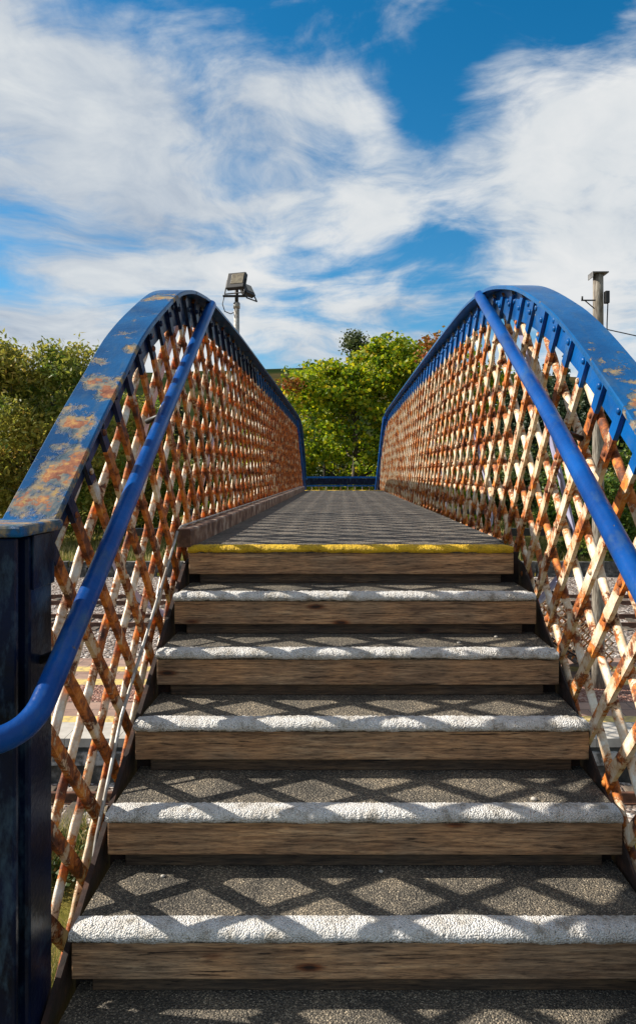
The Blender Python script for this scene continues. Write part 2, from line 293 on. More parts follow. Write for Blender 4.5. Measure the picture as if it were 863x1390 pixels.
def m_leaf(name, cols, patch=None, patch_scale=0.5, patch_band=(0.58, 0.68), trans=0.35, rough=0.55):
    m, nt, b, N, L = mat(name)
    g = N('ShaderNodeNewGeometry'); r = ramp(nt, cols); L(g.outputs['Random Per Island'], r.inputs[0]); col = r.outputs[0]
    if patch:
        tc = N('ShaderNodeTexCoord'); n = noise_tex(N, L, tc.outputs['Object'], patch_scale, 5, 0.6)
        add = mth(N, L, 'MULTIPLY_ADD', g.outputs['Random Per Island'], 0.16, n)
        pr = ramp(nt, [(patch_band[0], (0, 0, 0)), (patch_band[1], (1, 1, 1))]); L(mth(N, L, 'SUBTRACT', add, 0.08), pr.inputs[0])
        col = mixc(N, L, pr.outputs[0], col, patch)
    L(col, b.inputs['Base Color']); b.inputs['Roughness'].default_value = rough
    tr = N('ShaderNodeBsdfTranslucent'); L(col, tr.inputs[0]); mx = N('ShaderNodeMixShader'); mx.inputs[0].default_value = trans
    L(b.outputs[0], mx.inputs[1]); L(tr.outputs[0], mx.inputs[2]); L(mx.outputs[0], nt.nodes['Material Output'].inputs[0])
    return m
LF_MAPLE = m_leaf("maple_leaves", [(0.0, (0.05, 0.12, 0.005)), (0.45, (0.20, 0.30, 0.008)), (0.8, (0.44, 0.48, 0.012)), (1.0, (0.66, 0.50, 0.02))], (0.50, 0.28, 0.02), 0.42, (0.62, 0.72), 0.55)
LF_RED = m_leaf("turning_leaves", [(0.0, (0.10, 0.10, 0.012)), (0.4, (0.26, 0.15, 0.02)), (1.0, (0.38, 0.08, 0.02))], trans=0.4)
LF_BIRCH = m_leaf("birch_leaves", [(0.0, (0.03, 0.05, 0.015)), (0.6, (0.07, 0.10, 0.025)), (1.0, (0.15, 0.16, 0.05))], trans=0.3)
LF_WILLOW = m_leaf("willow_leaves", [(0.0, (0.12, 0.14, 0.02)), (0.5, (0.30, 0.29, 0.04)), (0.85, (0.50, 0.40, 0.07)), (1.0, (0.58, 0.36, 0.09))], (0.10, 0.19, 0.02), 0.25, (0.5, 0.62), 0.5)
LF_DARK = m_leaf("shrub_leaves", [(0.0, (0.025, 0.05, 0.010)), (0.6, (0.07, 0.10, 0.02)), (1.0, (0.17, 0.20, 0.03))], trans=0.25)
LF_BRIGHT = m_leaf("bright_leaves", [(0.0, (0.04, 0.10, 0.01)), (0.6, (0.10, 0.18, 0.015)), (1.0, (0.24, 0.26, 0.03))], trans=0.35)
LF_CON = m_leaf("conifer_needles", [(0.0, (0.010, 0.028, 0.010)), (0.6, (0.025, 0.055, 0.018)), (1.0, (0.06, 0.085, 0.03))], trans=0.1)
LF_GRASS = m_leaf("grass_blades", [(0.0, (0.09, 0.13, 0.02)), (0.45, (0.22, 0.21, 0.05)), (0.8, (0.42, 0.32, 0.12)), (1.0, (0.52, 0.42, 0.2))], trans=0.35, rough=0.7)
LF_BRAMBLE = m_leaf("bramble_leaves", [(0.0, (0.02, 0.05, 0.01)), (0.7, (0.07, 0.11, 0.02)), (1.0, (0.25, 0.14, 0.05))], trans=0.25)

# ------------------------------------------------------------------ mesh helpers
class MB:
    def __init__(s): s.v = []; s.f = []; s.m = []; s.sm = []
    def add(s, vs, fs, mi=0, smooth=False):
        o = len(s.v); s.v.extend([tuple(p) for p in vs])
        for f in fs: s.f.append(tuple(i + o for i in f)); s.m.append(mi); s.sm.append(smooth)
    def box(s, a, b, mi=0):
        x0, y0, z0 = a; x1, y1, z1 = b
        s.add([(x0, y0, z0), (x1, y0, z0), (x1, y1, z0), (x0, y1, z0), (x0, y0, z1), (x1, y0, z1), (x1, y1, z1), (x0, y1, z1)],
              [(0, 3, 2, 1), (4, 5, 6, 7), (0, 1, 5, 4), (1, 2, 6, 5), (2, 3, 7, 6), (3, 0, 4, 7)], mi)
    def bevbox(s, a, b, bv, mi=0):
        """box with chamfered edges"""
        import bmesh
        bm = bmesh.new(); bmesh.ops.create_cube(bm, size=1)
        c = [(a[i] + b[i]) / 2 for i in range(3)]; d = [abs(b[i] - a[i]) for i in range(3)]
        for v in bm.verts: v.co = Vector((c[0] + v.co.x * d[0], c[1] + v.co.y * d[1], c[2] + v.co.z * d[2]))
        bmesh.ops.bevel(bm, geom=bm.edges[:], offset=bv, segments=2, profile=0.5, affect='EDGES')
        bm.verts.index_update(); s.add([v.co for v in bm.verts], [[v.index for v in f.verts] for f in bm.faces], mi); bm.free()
    def sweep(s, path, sect, side, mi=0, smooth=False, cap=True, closed=True):
        """sect: list of (u along side, w along normal); side: fixed unit vector; path in 3D"""
        side = Vector(side); P = [Vector(p) for p in path]; n = len(sect); vs = []
        for i, p in enumerate(P):
            t = (P[min(i + 1, len(P) - 1)] - P[max(i - 1, 0)]).normalized(); nr = side.cross(t).normalized()
            for (u, ww) in sect: vs.append(p + side * u + nr * ww)
        fs = []
        for i in range(len(P) - 1):
            for j in range(n if closed else n - 1):
                k = (j + 1) % n; fs.append((i * n + j, i * n + k, (i + 1) * n + k, (i + 1) * n + j))
        if cap: fs.append(tuple(range(n - 1, -1, -1))); fs.append(tuple((len(P) - 1) * n + j for j in range(n)))
        s.add(vs, fs, mi, smooth)
    def tube(s, path, r, seg=12, mi=0, cap=True):
        P = [Vector(p) for p in path]; rs = r if isinstance(r, (list, tuple)) else [r] * len(P); vs = []
        t0 = (P[1] - P[0]).normalized(); a = t0.orthogonal().normalized()
        for i, p in enumerate(P):
            t = (P[min(i + 1, len(P) - 1)] - P[max(i - 1, 0)]).normalized()
            a = (a - t * a.dot(t)).normalized(); b = t.cross(a)
            for j in range(seg):
                q = 2 * math.pi * j / seg; vs.append(p + (a * math.cos(q) + b * math.sin(q)) * rs[i])
        fs = [(i * seg + j, i * seg + (j + 1) % seg, (i + 1) * seg + (j + 1) % seg, (i + 1) * seg + j) for i in range(len(P) - 1) for j in range(seg)]
        s.add(vs, fs, mi, True)
        if cap:
            o = len(s.v) - len(vs)
            for ring, rev in ((0, True), (len(P) - 1, False)):
                f = [o + ring * seg + j for j in range(seg)]; f = f[::-1] if rev else f
                s.f.append(tuple(f)); s.m.append(mi); s.sm.append(False)
    def dome(s, c, ax, r, mi=0, h=0.6):
        c = Vector(c); ax = Vector(ax).normalized(); a = ax.orthogonal().normalized(); b = ax.cross(a); vs = []
        for k, (rr, hh) in enumerate(((1, 0), (0.92, 0.45), (0.6, 0.85))):
            for j in range(8):
                q = math.pi * j / 4; vs.append(c + (a * math.cos(q) + b * math.sin(q)) * r * rr + ax * r * h * hh)
        vs.append(c + ax * r * h)
        fs = [(k * 8 + j, k * 8 + (j + 1) % 8, (k + 1) * 8 + (j + 1) % 8, (k + 1) * 8 + j) for k in range(2) for j in range(8)]
        fs += [(16 + j, 16 + (j + 1) % 8, 24) for j in range(8)]
        s.add(vs, fs, mi, True)
    def build(s, name, mats, parent=None, **props):
        return mesh_obj(name, s.v, s.f, mats, parent, s.m, s.sm, **props)
def mesh_obj(name, v, f, mats, parent=None, mi=None, sm=None, **props):
    me = bpy.data.meshes.new(name)
    o = bpy.data.objects.new(name, me); COL.objects.link(o)
    loc = Vector((0, 0, 0)); p = parent
    while p is not None: loc += p.location; p = p.parent
    if parent is not None: o.parent = parent
    if 'at' in props: a = Vector(props.pop('at')); o.location = a; loc = loc + a
    me.from_pydata([(x - loc.x, y - loc.y, z - loc.z) for x, y, z in v], [], f)
    for m in (mats if isinstance(mats, (list, tuple)) else [mats]): me.materials.append(m)
    if mi is not None and any(mi): me.polygons.foreach_set('material_index', mi)
    if sm is not None: me.polygons.foreach_set('use_smooth', sm)
    me.update()
    for k, val in props.items(): o[k] = val
    return o
def empty(name, loc, label=None, category=None, group=None, parent=None):
    o = bpy.data.objects.new(name, None); COL.objects.link(o); o.location = loc; o.empty_display_size = 0.3
    if parent: o.parent = parent
    if label: o['label'] = label
    if category: o['category'] = category
    if group: o['group'] = group
    return o
def interp(pts):
    """monotone-ish Catmull-Rom y(x)"""
    xs = [p[0] for p in pts]; ys = [p[1] for p in pts]; n = len(xs)
    d = [(ys[i + 1] - ys[i]) / (xs[i + 1] - xs[i]) for i in range(n - 1)]
    m = [d[0]] + [0 if d[i - 1] * d[i] <= 0 else 2 * d[i - 1] * d[i] / (d[i - 1] + d[i]) for i in range(1, n - 1)] + [d[-1]]
    def f(x):
        if x <= xs[0]: return ys[0] + m[0] * (x - xs[0])
        if x >= xs[-1]: return ys[-1] + m[-1] * (x - xs[-1])
        i = max(k for k in range(n - 1) if xs[k] <= x); h = xs[i + 1] - xs[i]; t = (x - xs[i]) / h
        return (ys[i] * (2 * t**3 - 3 * t * t + 1) + h * m[i] * (t**3 - 2 * t * t + t) + ys[i + 1] * (3 * t * t - 2 * t**3) + h * m[i + 1] * (t**3 - t * t))
    return f

# ------------------------------------------------------------------ setting: ground, ballast, platform
PZ, TZ = -4.6, -5.4            # platform and track-bed levels below the eye
def ground_z(x, y):
    if y < 8.4: base = PZ
    elif y < 9.2: base = PZ + (TZ - PZ) * (y - 8.4) / 0.8
    elif y < 36.2: base = TZ
    else: base = PZ
    if y > 45:
        t = (y - 45)
        base += 0.012 * t
        if y > 140:
            k = min(1, (y - 140) / 1300); k = k * k * (3 - 2 * k)
            h = 205 - 0.00002 * (x + 300) ** 2 - 0.03 * max(0, x)
            base += k * h * (0.93 + 0.12 * mnoise.noise(Vector((x * 0.0016, y * 0.0012, 3))) )
            base += 6 * k * mnoise.noise(Vector((x * 0.01, y * 0.006, 8)))
    return base
ys = [-400, -100, -30, -8, 0, 4, 8.4, 9.2, 14, 20, 28, 36.19, 36.21, 45, 60, 80, 100, 120, 140] + list(np.linspace(170, 1600, 56)) + [1800, 2300, 3200, 5000, 8000]
xs = sorted(set([round(float(s * (abs(q) ** 2.2) * 6000), 2) for q in np.linspace(0, 1, 42) for s in (-1, 1)]))
V = [(x, y, ground_z(x, y) if y <= 1600 else ground_z(x, 1500) - (y - 1500) * 0.03) for y in ys for x in xs]
nx = len(xs); F = [(j * nx + i, j * nx + i + 1, (j + 1) * nx + i + 1, (j + 1) * nx + i) for j in range(len(ys) - 1) for i in range(nx - 1)]
mesh_obj("ground", V, F, GROUND_M, kind="structure", sm=[True] * len(F))

def patch(name, x0, x1, y0, y1, z, m, nxx=1, nyy=1, amp=0, **k):
    X = np.linspace(x0, x1, nxx + 1); Y = np.linspace(y0, y1, nyy + 1)
    V = [(a, b, z + (amp * mnoise.noise(Vector((a * 5, b * 5, 0))) + amp * .6 * random.uniform(-1, 1) if amp else 0)) for b in Y for a in X]
    F = [(j * (nxx + 1) + i, j * (nxx + 1) + i + 1, (j + 1) * (nxx + 1) + i + 1, (j + 1) * (nxx + 1) + i) for j in range(nyy) for i in range(nxx)]
    k.setdefault('kind', 'structure')
    return mesh_obj(name, V, F, m, **k)
patch("ballast_bed", -45, 45, 17.36, 36.1, TZ + 0.06, BALLAST, 600, 130, 0.035)
patch("ballast_bed", -45, 45, 9.0, 12.05, TZ + 0.06, BALLAST, 400, 26, 0.035)
mb = MB(); mb.box((-45, 12.07, TZ - .1), (45, 17.33, PZ - 0.01)); mb.build("platform", STONE, kind="structure")
for (n, y0, y1, m, dz) in (("platform_coping", 12.03, 12.82, CONC, 0.03), ("platform_yellow_line", 12.82, 13.22, YLINE, 0.004), ("platform_paving", 12.82, 14.05, PAVE, 0.0),
                           ("platform_chippings", 14.05, 15.17, REDCHIP, 0.006), ("platform_yellow_line", 15.17, 15.6, YLINE, 0.004), ("platform_paving", 15.17, 17.36, PAVE, 0.0),
                           ("platform_yellow_line", 16.2, 16.6, YLINE, 0.004)):
    if n == "platform_coping":
        mb = MB(); x = -45
        while x < 45: mb.box((x, y0, PZ - .12), (x + 0.905, y1, PZ + dz)); x += 0.915
        mb.build(n, CONC, kind="structure")
    else: patch(n, -45, 45, y0, y1, PZ + dz, m)
# white painted band and drain along the foot of the platform wall
mb = MB(); mb.box((-45, 11.99, -5.02), (45, 12.068, -4.80)); mb.build("platform_wall_band", m_simple("limewash", [(0.42, (0.08, 0.08, 0.075)), (0.58, (0.45, 0.44, 0.42))], 5, 0.9), kind="structure")

def track(y0, label, tone):
    g = 1.435
    t = empty("railway_track", (0, y0, TZ + 0.06), label, "railway track", "railway tracks in the ballast")
    for yy in (y0 - g / 2, y0 + g / 2):
        b = MB(); z = TZ + 0.06
        b.sweep([(-45, yy, z + 0.10), (45, yy, z + 0.10)], [(-.07, -.1 + .0), (.07, -.1), (.07, -.08), (.01, -.06), (.01, .03), (.035, .04), (.035, .07), (-.035, .07), (-.035, .04), (-.01, .03), (-.01, -.06), (-.07, -.08)], (0, -1, 0))
        b.build("rail", RAIL_M, t)
    b = MB(); b.bevbox((-.12, y0 - 1.25, TZ - 0.02), (.12, y0 + 1.25, TZ + 0.10), 0.015); s0 = b.build("sleeper", SLEEP_M, t)
    for i in range(-44, 45):
        s = s0 if i == -44 else s0.copy()
        if s is not s0: COL.objects.link(s); s.parent = t
        s.location = (i * 0.7, 0, 0) if s is s0 else (i * 0.7, 0, 0)
    # s0's mesh data is relative to the track's origin
    return t
track(10.6, "single railway track in dark ballast directly below the footbridge", 0)
track(24.9, "middle railway track beyond the platform, nearest to its far edge", 0)
track(29.0, "railway track nearest the dark retaining wall", 0)

mb = MB(); x = -60
while x < 60:                                                       # rough stone wall along the far side of the tracks
    wdt = random.uniform(0.5, 1.1)
    for r_, (z0, z1) in enumerate(((TZ - .1, -5.14), (-5.13, -4.88), (-4.87, PZ + 0.02))):
        j = random.uniform(0, 0.05); s_ = random.uniform(-.1, .1)
        mb.box((x + 0.01 + s_, 36.0 - j, z0), (x + wdt - 0.01 + s_, 36.45, z1 + random.uniform(-.02, .01)))
    x += wdt
w_ = mb.build("retaining_wall", STONE); w_['label'] = "low dark rubble stone wall between the tracks and the dry grass"; w_['category'] = "wall"

# ------------------------------------------------------------------ footbridge
BR = empty("footbridge", (0, 8.4, PZ), "blue and rusty cream iron lattice footbridge with timber steps and dark gritted deck", "footbridge")
YC = 8.4; H0, RISE, GO, Y0 = 0.34, 0.169, 0.28, 3.2
topL = [(1.90, -.165), (1.964, -.11), (2.113, .012), (2.367, .217), (2.57, .371), (2.779, .533), (3.1, .718), (3.54, .92), (3.91, 1.01), (4.4, 1.065), (5.2, 1.09), (YC, 1.095)]
topR = [(1.62, -.135), (1.72, -.02), (1.871, .12), (2.09, .275), (2.26, .389), (2.46, .514), (2.70, .643), (3.29, .88), (3.95, 1.027), (4.6, 1.078), (5.3, 1.09), (YC, 1.095)]
def mirror(p): return p + [(2 * YC - a, b) for a, b in p[-2::-1]]
KL = 0.92
topL = [(a * KL, b * KL) for a, b in topL[:-2]] + [(5.2, 1.005), (YC, 1.01)]
fL, fR = interp(mirror(topL)), interp(mirror(topR))
def fb(y):
    y = min(y, 2 * YC - y)
    return -0.86 if y >= 3.2 else -0.86 - RISE / GO * (3.2 - y)
SL = 1.06
bar_list = []
def build_girder(sx, f, y_start, phase_f, phase_r, rusty, blue_top, label):
    DY = 0.243 if sx < 0 else 0.250
    X = lambda u: sx * (u - (0.065 if sx < 0 else 0))                # u = distance outwards from the camera's axis
    ya, yb = y_start, 2 * YC - y_start
    P = []; y = ya
    while y < yb: P.append(y); y += 0.06 if (y < 5.4 or y > 11.2) else 0.4
    P.append(yb)
    g = MB()
    # web plate under the flange, riveted
    n = len(P); vs = []
    for y in P:
        t = Vector((0, 0.02, f(y + .01) - f(y - .01))).normalized(); nr = Vector((0, -t.z, t.y))
        p = Vector((0, y, f(y)))
        for (u, ww) in ((.861, -.018), (.869, -.018), (.869, -.165), (.861, -.165)):
            q = p + nr * ww; vs.append((X(u), q.y, q.z))
    g.add(vs, [(i * 4 + j, i * 4 + (j + 1) % 4, (i + 1) * 4 + (j + 1) % 4, (i + 1) * 4 + j) for i in range(n - 1) for j in range(4)])
    y = ya + .08
    while y < 7:
        t = Vector((0, 0.02, f(y + .01) - f(y - .01))).normalized(); nr = Vector((0, -t.z, t.y)); p = Vector((X(.861), y, f(y))) + nr * -.075
        g.dome(p, (-sx, 0, 0), .014); y += .131
    # bottom chord: angle
    bc = [(ya - .05, fb(ya - .05)), (3.2, fb(3.2)), (2 * YC - 3.2, fb(3.2)), (yb + .05, fb(yb + .05))]
    g.sweep([(X(.865), a, b) for a, b in bc], [(-.075, -.05), (.04, -.05), (.04, .05), (.025, .05), (.025, -.035), (-.075, -.035)] if sx > 0 else [(-.04, -.05), (.075, -.05), (.075, -.035), (-.025, -.035), (-.025, .05), (-.04, .05)], (1, 0, 0), 1)
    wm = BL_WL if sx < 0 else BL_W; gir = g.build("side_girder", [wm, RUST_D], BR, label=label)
    # top flange
    fl = MB(); path = [(X(.86), y, f(y)) for y in P]
    fl.sweep(path, [(-.070, -.016), (.070, -.016), (.070, -.002), (.066, .002), (-.066, .002), (-.070, -.002)], (1, 0, 0), 0)
    # inner angle lip beneath the flange, and rivets on the flange
    lip = [(-sx * .072 + 0, -.0165), (-sx * .060, -.0165), (-sx * .060, -.040), (-sx * .072, -.040)]
    if sx < 0: lip = lip[::-1]
    fl.build("top_flange", blue_top, gir)
    # lattice bars
    def span(c, s):                                                  # line z = c + s*SL*y inside the girder outline
        ysamp = np.arange(ya + 0.02, yb - 0.02, 0.01); ins = [yy for yy in ysamp if fb(yy) - .02 < c + s * SL * yy < f(yy) - 0.03]
        return (ins[0], ins[-1]) if len(ins) > 8 else None
    bars = []
    for s, ph in ((-1, phase_f), (1, phase_r)):
        for k in range(-70, 90):
            c = ph + k * DY * SL
            r_ = span(c, s)
            if r_: bars.append((r_[0] + r_[1], s, c, r_))
    bars.sort(key=lambda b: min(b[3]))
    for i, b in enumerate(bars): bar_list.append((sx, f, b, rusty, gir))
build_girder(-1, fL, 1.93 * KL, 2.07, 0, RUST_L, BL_L, "girder with rustier bars and badly peeled blue top")
build_girder(1, fR, 1.66, 1.912, .07, RUST_R, BL_R, "girder with more cream paint left on its bars")
def bar_mesh(g, sx, f, b, near):
    _, s, c, (ya, yb) = b
    L_ = math.hypot(yb - ya, SL * (yb - ya)); d = Vector((0, 1, s * SL)).normalized(); nrm = Vector((0, -d.z, d.y))
    k_ = 1.0 if sx > 0 else .93; du = 0 if sx > 0 else -.065
    if s < 0: u0, u1, wd = .846 + du, .8605 + du, .0235 * k_
    else: u0, u1, wd = .8695 + du, .884 + du, .0205 * k_
    st = 0.045 if near else 0.5
    n = max(1, int(L_ / st)); pts = []
    # lengths painted blue where they meet the flange: the top 0.15 m
    cuts = sorted(set([i / n for i in range(n + 1)])); 
    top_is_end = s > 0
    kb = 0.165 / L_
    ytop = yb if s > 0 else ya
    if abs(c + s * SL * ytop - f(ytop)) > .12: kb = -1
    kcut = 1 - kb if top_is_end else kb
    if kb > 0: cuts = sorted([q for q in cuts if abs(q - kcut) > 0.3 / n or q in (0.0, 1.0)] + [kcut])
    half = [(-wd, 0), (-wd * .82, .55), (-wd * .4, .93), (0, 1.0), (wd * .4, .93), (wd * .82, .55), (wd, 0)]
    ring = 0; vs = []; mi = []
    if s < 0: sec = [(-wd, u1), (-wd + .002, u0), (wd - .002, u0), (wd, u1)]
    else:
        sec = [(w_, u0 + (u1 - u0) * 0 ) for w_ in (-wd, wd)]
        sec = [(-wd, u1), (-wd * .96, u0 + .006), (-wd * .6, u0 - .004), (0, u0 - .008), (wd * .6, u0 - .004), (wd * .96, u0 + .006), (wd, u1)]
    for q in cuts:
        p = Vector((0, ya, c + s * SL * ya)) + d * (q * L_)
        jx = random.uniform(-.0012, .0012) if near else 0; jw = random.uniform(.93, 1.05) if near else 1
        for (ww, u) in sec:
            e = random.uniform(-.0012, .0012) if near else 0
            v = p + nrm * (ww * jw + e); vs.append((sx * (u + jx + e * .5), v.y, v.z))
    m = len(sec); fs = []
    for i in range(len(cuts) - 1):
        isblue = (cuts[i] >= kcut - 1e-6) if top_is_end else (cuts[i + 1] <= kcut + 1e-6)
        o = len(g.v)
        for j in range(m):
            fs.append(((i * m + j, i * m + (j + 1) % m, (i + 1) * m + (j + 1) % m, (i + 1) * m + j), 1 if isblue else 0))
    base = len(g.v); g.v.extend(vs)
    for ff, mm in fs: g.f.append(tuple(base + a for a in ff)); g.m.append(mm); g.sm.append(s > 0)
    for ff in (list(range(m))[::-1], [(len(cuts) - 1) * m + j for j in range(m)]): g.f.append(tuple(base + a for a in ff)); g.m.append(0); g.sm.append(False)
    return d
def crossings(sx, b):
    _, s, c, (ya, yb) = b; out = []
    oth = [x for x in bar_list if x[0] == sx and x[2][1] != s]
    for o in oth:
        c2 = o[2][2]; y = (c2 - c) / (s * SL * 2); 
        if ya + .02 < y < yb - .02: out.append((y, c + s * SL * y))
    return out
indiv, rest = [], []
for sx in (-1, 1):
    mine = [b for b in bar_list if b[0] == sx]; indiv += mine[:50]; rest += mine[50:]
for (sx, f, b, rm, gir) in indiv:
    g = MB(); bar_mesh(g, sx, f, b, True); s = b[1]
    if s < 0:
        for (y, z) in crossings(sx, b): 
            if z < f(y) - .16: g.dome((sx * (.846 if sx > 0 else .781), y, z), (-sx, 0, 0), .0125 * random.uniform(.85, 1.15), 0, .75)
    if s < 0:
        y = b[3][0]; z = b[2] - SL * y
        if abs(z - f(y)) < .12: g.dome((sx * (.846 if sx > 0 else .781), y + .045, z - .045 * SL), (-sx, 0, 0), .014, 1, .7)
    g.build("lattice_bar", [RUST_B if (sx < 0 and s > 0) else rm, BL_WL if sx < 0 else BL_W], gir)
for sx, rm, nm in ((-1, RUST_L, "l"), (1, RUST_R, "r")):
    pass
g = MB(); g2 = MB()
for (sx, f, b, rm, gir) in rest:
    t = MB(); bar_mesh(t, sx, f, b, False)
    o = len(g.v); g.v.extend(t.v); g.f.extend([tuple(a + o for a in ff) for ff in t.f]); g.sm.extend(t.sm)
    g.m.extend([(2 if m_ else (0 if sx < 0 else 1)) for m_ in t.m])
g.build("lattice_bars", [RUST_L, RUST_R, BL_W], BR, kind="stuff")

# end posts
def end_post(sx, y0, y1, ztop, bolts):
    X = lambda u: sx * (u - (.064 if sx < 0 else 0))
    s = lambda a, b: (min(X(a), X(b)), max(X(a), X(b)))
    g = MB()
    def bb(u0, u1, ya, yb, za, zb, bv=.006): x0, x1 = s(u0, u1); g.bevbox((x0, ya, za), (x1, yb, zb), bv)
    d = y1 - y0
    bb(.800, 1.10, y0, y0 + .022, PZ, ztop - .03)                  # front plate
    bb(.825, 1.07, y0 + .0225, y1 - .150, PZ, ztop - .03, .002)     # recessed web
    bb(.798, 1.09, y1 - .148, y1 - .012, PZ, ztop - .03, .010)      # rear channel
    bb(.790, .797, y1 - .14, y1 - .02, ztop - .16, ztop - .031, .002)
    for z in bolts:
        g.dome((X(.90), y0, z), (0, -1, 0), .014)
    p = g.build("end_post", BL_P, BR)
    c = MB(); x0, x1 = s(.778, 1.13)
    c.bevbox((x0, y0 - .012, ztop - .028), (x1, y1 + .01, ztop), .008)
    c.build("cap", BL_L if sx < 0 else BL_R, p)
    return p
end_post(-1, 1.72 * KL, 1.955 * KL, -.128 * KL, (-.31, -.55, -.8, -1.05))
end_post(1, 1.43, 1.66, -.11, (-.3, -.55, -.8))
end_post(-1, 2 * YC - 1.955 * KL, 2 * YC - 1.72 * KL, -.118, ()); end_post(1, 2 * YC - 1.66, 2 * YC - 1.43, -.11, ())

# raking stays outside the girders, with the outrigger that carries each
for sx in (-1, 1):
    for y in (3.85, 5.9, 8.4, 10.9):
        zt = (fL if sx < 0 else fR)(y) - .03
        g = MB(); prev = []
        n = 9
        pts = [(sx * ((.905 if sx > 0 else .84) + .37 * (i / n) ** .8), y, zt + (-.30 - zt) * (i / n)) for i in range(n + 1)] + [(sx * 1.27, y, -.42), (sx * 1.22, y, -.55), (sx * 1.10, y, -.70), (sx * .93, y, -.80)]
        g.sweep(pts, [(-.035, -.006), (.035, -.006), (.035, .006), (-.035, .006)], (0, 1, 0))
        st_ = g.build("raking_stay", LILAC_M, BR)
        g = MB(); a, b = sorted((sx * (.905 if sx > 0 else .84), sx * 1.30)); g.box((a, y - .02, -.345), (b, y + .02, -.305)); g.build("outrigger", BLACK_M, st_)

# stairs
def nosing_mesh(x0, x1, yf, z, sgn, dens):
    nxs = int((x1 - x0) / dens); prof = [(.070, .0015), (.062, .006), (.045, .0085), (.028, .009), (.012, .0075), (.001, .002), (-.006, -.007), (-.0075, -.016), (-.003, -.023), (.010, -.026)]
    V = []; npf = len(prof)
    for i in range(nxs + 1):
        x = x0 + (x1 - x0) * i / nxs
        e = min(x - x0, x1 - x) ; fall = max(0.25, min(1, e / .03))
        wob = .007 * mnoise.noise(Vector((x * 5, yf * 3, 1))) ; low = .005 * mnoise.noise(Vector((x * 7, yf * 13, 5))) + .004 * mnoise.noise(Vector((x * 31, yf * 17, 5)))
        for j, (a, b) in enumerate(prof):
            k = mnoise.noise(Vector((x * 95, j * 1.3 + yf * 31, z * 9))) * .0028 + mnoise.noise(Vector((x * 210, j * 2.1, yf * 7))) * .0018
            aa = (a + (wob if j == 0 else 0) - (k if j > 4 else 0)) ; bbb = b * (fall if b > 0 else 1) + (k if 0 < j < 6 else 0) + (low if j >= 8 else 0)
            V.append((x, yf + sgn * aa, z + bbb))
    F = []
    for i in range(nxs):
        for j in range(npf - 1):
            q = (i * npf + j, i * npf + j + 1, (i + 1) * npf + j + 1, (i + 1) * npf + j); F.append(q if sgn > 0 else q[::-1])
    F.append(tuple(range(npf))); F.append(tuple(nxs * npf + j for j in range(npf))[::-1])
    return V, F
def step(i, yf, z, x0, x1, sgn, last=False):
    """sgn=+1: stairs rising with +Y; tread runs from yf away from the climber"""
    near = sgn > 0
    g = MB(); ya, yb = sorted((yf + sgn * .004, yf + sgn * (GO + .072)))
    if i == 0: ya, yb = sorted((yf + sgn * .004, yf + sgn * .30))
    g.box((x0 + .006, ya, z - .028), (x1 - .006, yb, z))
    t = g.build("stair_step", [GRIT], BR)
    V, F = nosing_mesh(x0, x1, yf, z, sgn, .004 if near else .03)
    mesh_obj("nosing", V, F, NOSE_Y if i == 0 else NOSE_W, t, sm=[True] * len(F), **({"label": "yellow painted nosing"} if i == 0 else {}))
    g = MB(); ya, yb = sorted((yf + sgn * .006, yf + sgn * .046))
    g.bevbox((x0 + .004, ya, z - .124), (x1 + .003, yb, z - .0285), .003); g.build("riser_board", WOOD, t)
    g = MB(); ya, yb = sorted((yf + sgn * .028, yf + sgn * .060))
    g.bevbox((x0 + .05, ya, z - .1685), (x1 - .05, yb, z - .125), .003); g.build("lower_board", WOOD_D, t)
xr = [.79, .815, .823, .838, .838, .838, .838, .838]
for i in range(8):
    step(i, Y0 - GO * i, -(H0 + RISE * i), -.698, xr[i], 1)
for i in range(7): step(i, 2 * YC - Y0 + GO * i, -(H0 + RISE * i), -.698, .825, -1)
for mir in (False, True):
    fy = (lambda y: 2 * YC - y) if mir else (lambda y: y)
    g = MB(); zz = H0
    for i in range(7):
        y = Y0 - GO * i; a, b = sorted((fy(y + .064), fy(y + .074))); g.box((-.705, a, -(H0 + RISE * i) - RISE - .02), (.83, b, -(H0 + RISE * i) - .029))
    g.build("riser_backing", RUST_D, BR)
# deck
g = MB(); g.box((-.70, Y0 + .301, -H0 - .10), (.815, 2 * YC - Y0 - .301, -H0 - .0005))
dk = g.build("deck", GRIT_D, BR)
g = MB()
g.sweep([(-.712, 3.20, -.290), (-.712, 13.42, -.290)], [(-.035, -.05), (.026, -.05), (.028, .025), (.022, .032), (-.035, .032)], (1, 0, 0), 0); kb_ = g.build("kerb", KERB_M, dk)
# near and far landings with beams and legs
for (ya, yb) in ((-1.2, 1.23), (2 * YC - 1.23, 17.1)):
    g = MB(); zz = -(H0 + RISE * 7)
    g.box((-1.05, ya, zz - .12), (1.05, yb, zz - (.001 if ya < 0 else .001)))
    ld = g.build("landing", GRIT, BR)
    for (a, b) in ((-.95, ya + .1), (.95, ya + .1), (-.95, yb - .12), (.95, yb - .12)):
        g = MB(); g.box((a - .06, b - .06, PZ), (a + .06, b + .06, zz - .1215)); g.build("leg", BL_P, ld)
